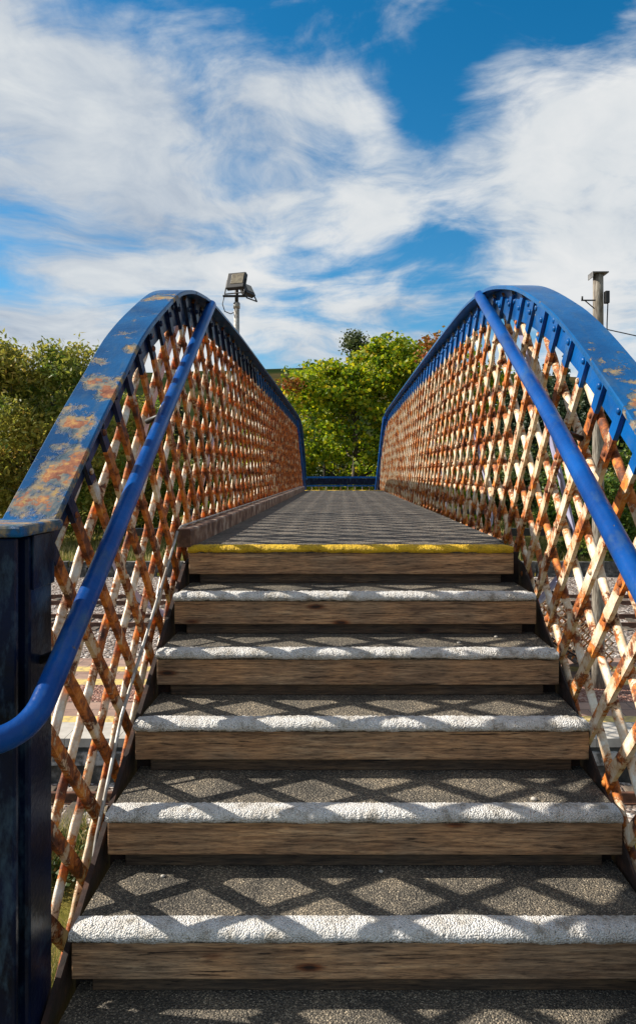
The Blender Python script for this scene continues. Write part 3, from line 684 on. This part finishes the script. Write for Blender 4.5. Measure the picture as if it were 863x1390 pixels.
# stringers and the steel pipe along them
for sx, u0, u1 in ((-1, .712, .727), (1, .842, .8365)):
    a, b = sorted((sx * u0, sx * u1)) if sx < 0 else (.8405, .8475)
    for mir in (False, True):
        g = MB(); pts = [(3.52, -.39), (3.22, -.42), (1.2, -.42 - RISE / GO * 2.02)]
        pts = [((2 * YC - y if mir else y), z) for y, z in pts]
        vs = []
        for y, z in pts: vs += [(a, y, z), (b, y, z), (b, y, z - .17), (a, y, z - .17)]
        g.add(vs, [(i * 4 + j, i * 4 + (j + 1) % 4, (i + 1) * 4 + (j + 1) % 4, (i + 1) * 4 + j) for i in range(2) for j in range(4)] + [(0, 1, 2, 3), (8, 11, 10, 9)])
        if sx < 0 or mir: g.build("stringer", RUST_D, BR)
        else:
            g.build("stringer", RUST_D, BR)
g = MB(); g.tube([(-.745, 13.4, -.250), (-.745, 3.28, -.250), (-.745, 3.2, -.27), (-.742, 3.05, -.37), (-.738, 2.36, -.82), (-.738, 2.12, -1.10), (-.738, 1.95, -1.42)], .006, 8)
g.build("conduit", PIPE_M, BR)

# handrails
def curve3(pts, n=10):
    P = [Vector(p) for p in pts]; out = [P[0]]
    for i in range(1, len(P) - 1):
        a = P[i] + (P[i - 1] - P[i]).normalized() * min(.11, (P[i - 1] - P[i]).length / 2); b = P[i] + (P[i + 1] - P[i]).normalized() * min(.11, (P[i + 1] - P[i]).length / 2)
        for k in range(n + 1):
            t = k / n; out.append(a * (1 - t) ** 2 + P[i] * 2 * t * (1 - t) + b * t * t)
    out.append(P[-1]); return out
def handrail(pts, brackets, r=.030):
    g = MB(); C = curve3(pts); g.tube(C, r, 20)
    o = g.build("handrail", BL_T, BR)
    for (a, b) in brackets:
        g = MB(); g.tube([a, b], .011, 8); g.build("bracket", BLACK_M, o)
    return o
handrail([(a * KL, b * KL, c * KL) for a, b, c in ((-.79, 4.28, 1.03), (-.735, 2.497, -.047), (-.700, 1.56, -.600), (-1.4, 1.50, -.62))], [((-.66, 1.68, -.425), (-.735, 1.72, -.46)), ((-.69, 2.76, .235), (-.775, 2.8, .205))], .0275)
handrail([(.79, 3.98, 1.01), (.75, 2.545, .233), (.69, 1.2, -.52), (.69, .2, -.62)], [((.745, 2.4, .15), (.84, 2.44, .12)), ((.715, 1.75, -.21), (.84, 1.75, -.24)), ((.69, .9, -.57), (.69, .9, -1.40))])
handrail([(-.79, 12.5, 1.0), (-.75, 15.2, -.55), (-.75, 15.9, -.62)], []); handrail([(.79, 12.6, 1.0), (.75, 15.2, -.55), (.75, 15.9, -.62)], [])
# far landing parapet
g = MB()
for z, h in ((-.105, .022), (-.31, .016), (-1.35, .02)): g.box((-1.05, 17.0, z - h), (1.05, 17.04, z + h))
pp = g.build("parapet", BL_W, BR)
g = MB(); g.box((-1.05, 17.012, -.285), (1.05, 17.028, -.13)); g.build("top_panel", BL_P, pp)
g = MB()
for i in range(13):
    x = -1.05 + i * .175
    g.tube([(x, 17.02, -1.33), (x, 17.02, -.325)], .010, 6)
g.build("baluster_row", RUST_R, pp)
# lower flight from the far landing down to the platform, towards +X
LF = empty("lower_flight", (1.05, 1.9, 0), parent=BR)
zL = -(H0 + RISE * 7); nst = 18; rr = (zL - PZ) / nst
for yy in (15.62, 17.08):
    g = MB(); x0, x1 = 1.05, 1.05 + nst * .28; z0, z1 = zL, PZ
    tp = lambda x: z0 + (z1 - z0) * (x - x0) / (x1 - x0) + 1.12; bt = lambda x: tp(x) - 1.25
    for s in (-1, 1):
        for k in range(-60, 80):
            c = k * .19; seg = [x for x in np.arange(x0, x1, .01) if bt(x) < c + s * x * 1.0 < tp(x)]
            if len(seg) > 5: g.sweep([(seg[0], yy + s * .008, c + s * seg[0]), (seg[-1], yy + s * .008, c + s * seg[-1])], [(-.006, -.02), (.006, -.02), (.006, .02), (-.006, .02)], (0, 1, 0))
    lp = g.build("lattice_panel", RUST_R, LF)
    g = MB()
    for fn in (tp, bt): g.sweep([(x0, yy, fn(x0)), (x1, yy, max(fn(x1), PZ + .03))], [(-.05, -.02), (.05, -.02), (.05, .02), (-.05, .02)], (0, 1, 0))
    g.build("rail", RUST_D, lp)
g = MB()
for k in range(nst): g.box((1.05 + k * .28, 15.66, zL - rr * (k + 1) - .03), (1.05 + k * .28 + .3, 17.04, zL - rr * (k + 1)))
g.build("stair_flight", WOOD_D, LF)

# ------------------------------------------------------------------ lamp mast, telegraph pole
FM = empty("floodlight_mast", (-2.52, 17.0, PZ), "grey metal mast with two black floodlights, behind the left lattice", "floodlight")
g = MB(); g.tube([(-2.52, 17, PZ), (-2.52, 17, 1.2), (-2.52, 17, 4.15)], [.085, .078, .066], 14)
g.tube([(-2.52, 17, 4.0), (-2.52, 17, 4.13)], .082, 12); ml = g.build("pole", PIPE_M, FM)
g = MB(); g.tube([(-2.52, 17, 4.1), (-2.52, 17, 4.45)], .045, 8); g.box((-2.85, 16.95, 4.28), (-2.3, 17.03, 4.32)); g.build("crossbar", BLACK_M, FM)
def head(loc, rx, rz, sz):
    h = empty("lamp_head", loc, parent=FM); h.location = Vector(loc) - FM.location; h.rotation_euler = (rx, 0, rz)
    def raw(nm, bl, m, props=None):
        g = MB()
        for a, b, bv in bl: g.bevbox(a, b, bv)
        me = bpy.data.meshes.new(nm); me.from_pydata([tuple(v) for v in g.v], [], g.f); me.materials.append(m); o = bpy.data.objects.new(nm, me); COL.objects.link(o); o.parent = h
    a, b = sz
    raw("housing", [((-a, -.04, -b), (a, .09, b), .015), ((-a * .6, .09, -b * .6), (a * .6, .15, b * .6), .01)], BLACK_M)
    raw("glass", [((-a * .50, -.048, -b * .50), (a * .86, -.041, b * .82), .002)], GLASS_M)
    raw("yoke", [((-a - .03, -.0, -b - .12), (-a - .008, .03, .05), .003), ((a + .008, -.0, -b - .12), (a + .03, .03, .05), .003), ((-a - .03, -.0, -b - .14), (a + .03, .03, -b - .12), .003)], BLACK_M)
head((-2.50, 16.80, 4.62), R(-20), R(-18), (.235, .21)); head((-2.26, 17.10, 4.48), R(-28), R(62), (.19, .15))
g = MB(); g.tube([(-2.82, 16.99, 4.28), (-2.86, 16.97, 4.10), (-2.80, 16.96, 3.92), (-2.66, 16.96, 3.86), (-2.585, 16.98, 3.90)], .012, 6); g.build("cable", BLACK_M, FM)

TP = empty("telegraph_pole", (5.52, 15.0, PZ), "weathered wooden telegraph pole with a flat cap board, behind the right lattice", "telegraph pole")
g = MB(); px_, py_ = 5.52, 15.0
g.tube([(px_, py_, PZ + .01 + i * (4.26 - PZ) / 14) for i in range(15)], [.135 - .028 * i / 14 for i in range(15)], 18); g.build("pole", POLE_M, TP)
g = MB(); g.bevbox((px_ - .15, py_ - .15, 4.262), (px_ + .18, py_ + .15, 4.29), .008); g.bevbox((px_ - .168, py_ - .15, 4.17), (px_ - .151, py_ + .15, 4.29), .004); g.build("cap", m_simple("lead_cap", [(0.4, (0.09, 0.09, 0.09)), (0.6, (0.18, 0.18, 0.18))], 9, .6), TP)
g = MB(); g.box((px_ - .40, py_ - .13, 3.665), (px_ - .10, py_ - .10, 3.69)); g.tube([(px_ - .32, py_ - .115, 3.67), (px_ - .12, py_ - .115, 3.50)], .012, 6); g.tube([(px_ - .38, py_ - .115, 3.69), (px_ - .38, py_ - .115, 3.76)], .02, 8); g.build("bracket", BLACK_M, TP)
g = MB(); g.bevbox((px_ + .11, py_ - .14, 3.62), (px_ + .20, py_ - .02, 3.88), .01); g.tube([(px_ + .17, py_ - .1, 3.62), (px_ + .15, py_ - .11, 3.2), (px_ + .145, py_ - .1, 2.2)], .012, 6); g.build("junction_box", BLACK_M, TP)
g = MB(); g.tube([(px_ + .1 + 18 * t, py_ + 2 * t, 3.1 - 1.3 * t - 2.2 * t * (1 - t)) for t in np.linspace(0, 1, 20)], .012, 5)
o = g.build("overhead_wire", BLACK_M); o['label'] = "thin black wire running off to the right from the telegraph pole"; o['category'] = "wire"

# ------------------------------------------------------------------ vegetation
def leaves_np(P, size, flat=0.5, aspect=1.6, droop=0.0):
    """P: n x 3 leaf centres -> verts, faces: each leaf two triangles folded along the midrib"""
    n = len(P); d = rng.normal(size=(n, 3)); d[:, 2] = d[:, 2] * (1 - flat) - droop; d /= np.linalg.norm(d, axis=1)[:, None]
    e = rng.normal(size=(n, 3)); e -= (e * d).sum(1)[:, None] * d; e /= np.linalg.norm(e, axis=1)[:, None]
    s = size * rng.uniform(.6, 1.35, n)[:, None]; nn = np.cross(d, e)
    a = P - d * s * aspect / 2; b = P + d * s * aspect / 2; c = P + e * s * .5 + nn * s * .12; f = P - e * s * .5 + nn * s * .12
    V = np.stack([a, c, b, f], 1).reshape(-1, 3); k = np.arange(n)[:, None] * 4
    return V, np.concatenate([k, k + 1, k + 2, k, k + 2, k + 3], 1).reshape(-1, 3)
def np_mesh(name, V, F, m, parent=None, **props):
    me = bpy.data.meshes.new(name); me.vertices.add(len(V)); me.vertices.foreach_set('co', V.astype(np.float32).ravel())
    nv = F.shape[1]; me.loops.add(F.size); me.loops.foreach_set('vertex_index', F.astype(np.int32).ravel())
    me.polygons.add(len(F)); me.polygons.foreach_set('loop_start', np.arange(0, F.size, nv, dtype=np.int32)); me.polygons.foreach_set('loop_total', np.full(len(F), nv, np.int32))
    me.update(calc_edges=True); me.materials.append(m); o = bpy.data.objects.new(name, me); COL.objects.link(o)
    if parent: o.parent = parent
    for k_, v_ in props.items(): o[k_] = v_
    return o
def clumps(blobs, n, clump=0.55, shell=0.55, cn=22):
    """blobs: (x,y,z,rx,ry,rz); clumps of leaves gathered on and inside the blob surfaces"""
    vol = np.array([b[3] * b[4] + b[4] * b[5] + b[3] * b[5] for b in blobs]); vol = vol / vol.sum(); out = []
    nc = max(1, n // cn); ids = rng.choice(len(blobs), nc, p=vol)
    B = np.array(blobs)[ids]; d = rng.normal(size=(nc, 3)); d /= np.linalg.norm(d, axis=1)[:, None]
    r = shell + (1.08 - shell) * rng.random(nc) ** .6; C = B[:, :3] + d * B[:, 3:] * r[:, None]
    L_ = np.repeat(C, cn, 0); off = rng.normal(size=(len(L_), 3)) * clump * np.repeat(rng.uniform(.5, 1.3, nc), cn)[:, None]; off[:, 2] *= .55
    return L_ + off
def tree_wood(H, r, limbs, seed, spread, start=.25, crown_top=.92, lean=(0, 0)):
    rd = random.Random(seed); g = MB(); n = 9
    tr = [Vector((lean[0] * (i / n) ** 1.5 + rd.uniform(-.08, .08) * H * .06, lean[1] * (i / n) ** 1.5 + rd.uniform(-.08, .08) * H * .06, H * crown_top * i / n)) for i in range(n + 1)]
    tr[0] = Vector((0, 0, -.15)); g.tube(tr, [r * (1.25 if i == 0 else 1) * (1 - .93 * i / n) for i in range(n + 1)], 9)
    for k in range(limbs):
        t = start + (1 - start) * .93 * (k + rd.random()) / limbs; i = int(t * n); p = tr[i].lerp(tr[i + 1], t * n - i)
        a = k * 2.4 + rd.uniform(-.5, .5); ln = spread * (1 - t * .6) * rd.uniform(.7, 1.1); el = rd.uniform(.35, .9)
        q = [p]
        for j in range(1, 6):
            u = j / 5; q.append(p + Vector((math.cos(a + .3 * u) * ln * u, math.sin(a + .3 * u) * ln * u, ln * el * u * (1 - .2 * u))) + Vector((rd.uniform(-1, 1), rd.uniform(-1, 1), rd.uniform(-1, 1))) * .05 * ln)
        r0 = r * .45 * (1 - t * .7); g.tube(q, [r0 * (1 - .85 * j / 5) + .008 for j in range(6)], 6)
        for m_ in range(3):
            b0 = q[2 + m_]; aa = a + rd.choice((-1, 1)) * rd.uniform(.4, 1.0); l2 = ln * .4
            g.tube([b0, b0 + Vector((math.cos(aa) * l2 * .5, math.sin(aa) * l2 * .5, l2 * .35)), b0 + Vector((math.cos(aa) * l2, math.sin(aa) * l2, l2 * .6))], [r0 * .4, r0 * .25, .008], 5)
    return g
def tree(name, loc, H, r, limbs, spread, seed, blobs, n, leaf, lm, label, cat="tree", group=None, clump=.5, start=.25, flat=.5, aspect=1.6, droop=0, shell=.55, extra=None, lean=(0, 0), cn=22, wood=BARK):
    t = empty(name, loc, label, cat, group)
    g = tree_wood(H, r, limbs, seed, spread, start, lean=lean)
    me_o = g.build("trunk", wood); me_o.parent = t
    P = clumps(blobs, n, clump, shell, cn); V, F = leaves_np(P, leaf, flat, aspect, droop); cr = np_mesh("crown", V, F, lm, t)
    if extra:
        P = clumps(extra[0], extra[1], clump, .2, 18); V, F = leaves_np(P, leaf, flat, aspect, droop); np_mesh("turning_branch", V, F, extra[2], t, label="branches with red and orange leaves")
    return t
def copy_tree(t, loc, rz, sc, label=None):
    c = t.copy(); COL.objects.link(c); c.location = loc; c.rotation_euler = (0, 0, rz); c.scale = (sc[0], sc[0], sc[1])
    if label: c['label'] = label
    for ch in t.children:
        d = ch.copy(); COL.objects.link(d); d.parent = c
    return c
# the maple at the end of the deck, 43 m off
bl = []
rd = random.Random(5)
for i in range(60):
    a = rd.uniform(0, 6.283); zz = rd.uniform(1.0, 11.0); env = math.sin(min(1, (zz + 2.0) / 8) * math.pi / 2) * (1 if zz < 7 else math.sqrt(max(.05, 1 - ((zz - 7) / 5.0) ** 2)))
    rr_ = rd.uniform(.3, 1) * 6.0 * env; s = rd.uniform(1.0, 1.9)
    bl.append((math.cos(a) * rr_ * 1.15 + .45 * (zz - 5), math.sin(a) * rr_ * .8, zz * 1.10, s * 1.15, s, s * .8))
for i in range(30): bl.append((rd.uniform(-7.5, 6.5), rd.uniform(-5, -1), rd.uniform(.6, 6.5), 1.4, 1.2, 1.2))
for i in range(7): bl.append((rd.uniform(-6.6, -4), rd.uniform(-2, 2), rd.uniform(3.4, 6.4), 1.2, 1.2, 1.0))
tree("maple_tree", (0.9, 43.5, ground_z(0, 43.5)), 11.5, .30, 16, 4.6, 3, bl, 90000, .20, LF_MAPLE, "bright yellow-green maple filling the gap at the end of the footbridge deck", clump=.30, start=.1, flat=.3, aspect=1.2,
     extra=([(4.7, -3.4, 11.5, 1.1, .9, .9), (5.4, -3.2, 10.4, .8, .8, .7), (-3.6, -4.4, 9.6, .7, .8, .4)], 1100, LF_RED), cn=42)
bl = [(rd.uniform(-1.5, 1.5) * (1.15 - (z - 8.5) / 7), rd.uniform(-.8, .8), z, .5 * (1.5 - (z - 8) / 8), .6, .42) for z in np.linspace(8.5, 14.3, 22)]
tree("birch_tree", (1.3, 50.5, ground_z(0, 50)), 15.0, .16, 18, 2.2, 9, bl, 11000, .14, LF_BIRCH, "tall thin dark birch whose top rises above the maple", clump=.32, start=.5, shell=.2)
bl = [(rd.uniform(-.9, .9), rd.uniform(-.8, .8), z, .8, .75, .5) for z in np.linspace(8.5, 11.6, 8)]
tree("birch_tree", (-1.15, 51, ground_z(0, 50)), 12, .13, 12, 1.8, 19, bl, 3200, .14, LF_BIRCH, "small dark treetop poking out left of the maple near the bare hill", clump=.3, start=.5, shell=.2)
# willow, left
bl = []
for i in range(40):
    a = rd.uniform(0, 6.283); zz = rd.uniform(1.2, 12.6); env = math.sqrt(max(.03, 1 - ((zz - 6.0) / 7.6) ** 2)); rr_ = rd.uniform(.35, 1) * 6.3 * env; s = rd.uniform(.8, 1.6)
    bl.append((math.cos(a) * rr_, math.sin(a) * rr_ * .8, zz, s * 1.1, s, s * 1.05))
for i in range(12): bl.append((rd.uniform(-3.5, 4.5), rd.uniform(-2, 2), rd.uniform(7.5, 12.4), 1.3, 1.2, 1.2))
for i in range(8): bl.append((rd.uniform(-4, 4.5), rd.uniform(-4, -1), rd.uniform(3, 8), 1.4, 1.2, 1.3))
tree("willow_tree", (-19.3, 44, PZ), 13, .30, 22, 6.0, 14, bl, 40000, .14, LF_WILLOW, "large loose olive-green willow left of the girder, branches showing through", clump=.5, start=.06, aspect=2.6, flat=.1, droop=.35, shell=.25)
bl = [(b[0] * .6, b[1] * .6, b[2] * .78, b[3] * .8, b[4] * .8, b[5] * .8) for b in bl]
tree("willow_tree", (-14.4, 48, PZ), 11, .20, 16, 3.6, 15, bl, 14000, .14, LF_WILLOW, "smaller thin-crowned willow partly hidden by the sloping blue flange", clump=.42, start=.1, aspect=2.4, flat=.1, droop=.3, shell=.2)

# broadleaf shrubs and young trees along the field edge
def shrub_bl(k, H, W_):
    r2 = random.Random(k); out = []
    for i in range(18):
        a = r2.uniform(0, 6.283); zz = r2.uniform(.08, .92) * H; e = math.sqrt(max(.05, 1 - (zz / H - .4) ** 2 / .42)); q = r2.uniform(.2, 1) * W_ * e; s = r2.uniform(.16, .30) * W_ + .25
        out.append((math.cos(a) * q, math.sin(a) * q, zz, s, s, s * .85))
    return out
dark = tree("broadleaf_tree", (-9.5, 58, ground_z(0, 58)), 6.6, .16, 12, 2.6, 31, shrub_bl(1, 7.2, 3.0), 12000, .19, LF_DARK, "dark green broadleaf tree in the row behind the dry grass", group="dark broadleaf trees behind the dry grass", clump=.36, start=.08, shell=.4)
r3 = random.Random(77)
for i, x in enumerate([-30, -26, -22, -17.5, -13.5, -6.0, -2.2, 10.5, 14.2, 18.2, 22.5, 27]):
    y = 56 + r3.uniform(-3, 7)
    copy_tree(dark, (x, y, ground_z(x, y)), r3.uniform(0, 6), (r3.uniform(.9, 1.25), r3.uniform(.72, 1.02)))
bright = tree("hawthorn_bush", (13.2, 38.4, PZ), 4.6, .10, 10, 2.0, 41, shrub_bl(2, 4.9, 2.2), 9000, .15, LF_BRIGHT, "bright green bush at the right edge, just behind the stone wall", "bush", clump=.3, start=.05)
copy_tree(bright, (17.4, 39.6, PZ), 2.1, (1.25, 1.35), "taller bright green bush behind the one at the stone wall")
copy_tree(bright, (8.6, 47, ground_z(0, 47)), 4.1, (1.0, .72), "low green bush in the dry grass, right of the maple")
copy_tree(bright, (-7.4, 42, PZ), 1.1, (.9, .55), "low green bush in the dry grass, left of the maple")

# conifers
def conifer(loc, label, group, seed):
    t = empty("conifer_tree", loc, label, "tree", group); r4 = random.Random(seed); H = 15.0
    g = MB(); g.tube([(0, 0, -.3), (0, 0, H * .5), (0, 0, H * .985)], [.2, .12, .015], 7); o = g.build("trunk", BARK); o.parent = t
    P = []
    z = 1.2
    while z < H:
        Rr = 2.7 * (1 - z / H) ** .85 + .12; nb = int(5 + Rr * 4)
        for k in range(nb):
            a = r4.uniform(0, 6.283); ll = Rr * r4.uniform(.75, 1.12)
            m = int(10 + ll * 18); u = rng.random(m) ** .7
            q = np.stack([np.cos(a) * u * ll, np.sin(a) * u * ll, z - .30 * u * ll + .10 * (u * ll) ** 2 * .3], 1) + rng.normal(size=(m, 3)) * np.array([.11, .11, .08])
            P.append(q)
        z += r4.uniform(.34, .52)
    P = np.concatenate(P); V, F = leaves_np(P, .21, .4, 2.0, .2); np_mesh("crown", V, F, LF_CON, t); return t
c1 = conifer((24, 78, ground_z(24, 78)), "dark conifer in the wood beyond the field", "conifers in the wood beyond the field", 1)
c2 = conifer((29, 82, ground_z(29, 82)), "dark conifer in the wood beyond the field", "conifers in the wood beyond the field", 2)
for row, (yy, n, x0, x1, hs) in enumerate(((76, 9, 19, 36, .98), (88, 12, 16, 40, 1.12), (102, 15, 14, 46, 1.25), (84, 10, -44, -14, .80), (98, 14, -50, -10, .95), (112, 17, -56, -9, 1.08))):
    for i in range(n):
        x = x0 + (x1 - x0) * (i + r3.uniform(-.3, .3)) / (n - 1); y = yy + r3.uniform(-4, 4)
        copy_tree(c1 if r3.random() < .5 else c2, (x, y, ground_z(x, y)), r3.uniform(0, 6), (r3.uniform(.85, 1.15), hs * r3.uniform(.82, 1.12)))

# grass
def blades(name, n, xr_, yr_, h, wd, m, zf, mask=None):
    x = rng.uniform(*xr_, n); y = rng.uniform(*yr_, n)
    tuft = np.array([mnoise.noise(Vector((a * .8, b * .8, 0))) for a, b in zip(x, y)]); keep = tuft > -.25; x, y, tuft = x[keep], y[keep], tuft[keep]; n = len(x)
    z = np.array([zf(a, b) for a, b in zip(x, y)]); a = rng.uniform(0, 6.283, n); H = h * rng.uniform(.5, 1.2, n) * (1 + tuft)
    ln = rng.uniform(.1, .6, n) * H; dx, dy = np.cos(a), np.sin(a); b = rng.uniform(0, 6.283, n); ex, ey = np.cos(b) * wd, np.sin(b) * wd
    p0 = np.stack([x - ex, y - ey, z], 1); p1 = np.stack([x + ex, y + ey, z], 1); p2 = np.stack([x + ex * .7 + dx * ln * .3, y + ey * .7 + dy * ln * .3, z + H * .6], 1)
    p3 = np.stack([x - ex * .7 + dx * ln * .3, y - ey * .7 + dy * ln * .3, z + H * .6], 1); p4 = np.stack([x + dx * ln, y + dy * ln, z + H], 1)
    V = np.stack([p0, p1, p2, p3, p4], 1).reshape(-1, 3); k = np.arange(n)[:, None] * 5
    F = np.concatenate([k, k + 1, k + 2, k, k + 2, k + 3, k + 3, k + 2, k + 4], 1).reshape(-1, 3)
    o = np_mesh(name, V, F, m); o['kind'] = 'stuff'; return o
blades("dry_grass", 30000, (-9, -.9), (4.2, 8.9), .55, .006, LF_GRASS, ground_z)['label'] = "tall dry grass on the near bank below the steps"
blades("dry_grass", 12000, (1.2, 8), (4.2, 8.9), .5, .006, LF_GRASS, ground_z)['label'] = "tall dry grass on the near bank at the foot of the right girder"
blades("meadow_grass", 60000, (-38, 38), (36.5, 66), .38, .022, LF_GRASS, ground_z)['label'] = "pale dry meadow grass behind the stone wall"
P = np.stack([rng.uniform(-8, -1.0, 9000), rng.uniform(7.6, 9.4, 9000), np.zeros(9000)], 1)
P[:, 2] = [ground_z(a, b) + random.uniform(0, .45) * (1 + mnoise.noise(Vector((a, b, 4)))) for a, b, _ in P]
V, F = leaves_np(P, .05, .3, 1.4); o = np_mesh("bramble_undergrowth", V, F, LF_BRAMBLE); o['kind'] = 'stuff'; o['label'] = "dark brambles along the edge of the near bank"

# grit and pebbles left on the treads
for i, (x, st, dy, rr_, lab) in enumerate(((.60, 4, .05, .009, "small white pebble near the right end of the fifth step down"), (.47, 2, .10, .007, "tiny white pebble on the third step down"),
                                 (.64, 2, .20, .007, "pale pink pebble at the back right corner of a step"), (-.52, 5, .21, .006, "tan pebble at the back left corner of the lowest lit step"), (.12, 5, .235, .006, "small pale pebble in the middle back of the lowest lit step"))):
    g = MB(); z = -(H0 + RISE * st) + rr_ * .5; y = Y0 - GO * st + dy + .04
    V = []; 
    for a in range(5):
        th = math.pi * a / 4
        for b_ in range(8):
            ph = math.pi * b_ / 4; q = rr_ * (1 + .25 * mnoise.noise(Vector((a * 2.1 + i * 7, b_ * 1.7, 0)))); V.append((x + q * math.sin(th) * math.cos(ph) * 1.2, y + q * math.sin(th) * math.sin(ph), z + q * .65 * math.cos(th)))
    g.add(V, [(a * 8 + b_, a * 8 + (b_ + 1) % 8, (a + 1) * 8 + (b_ + 1) % 8, (a + 1) * 8 + b_) for a in range(4) for b_ in range(8)], 0, True)
    o = g.build("pebble", CONC); o["label"] = lab; o["category"] = "pebble"; o["group"] = "pebbles on the treads"
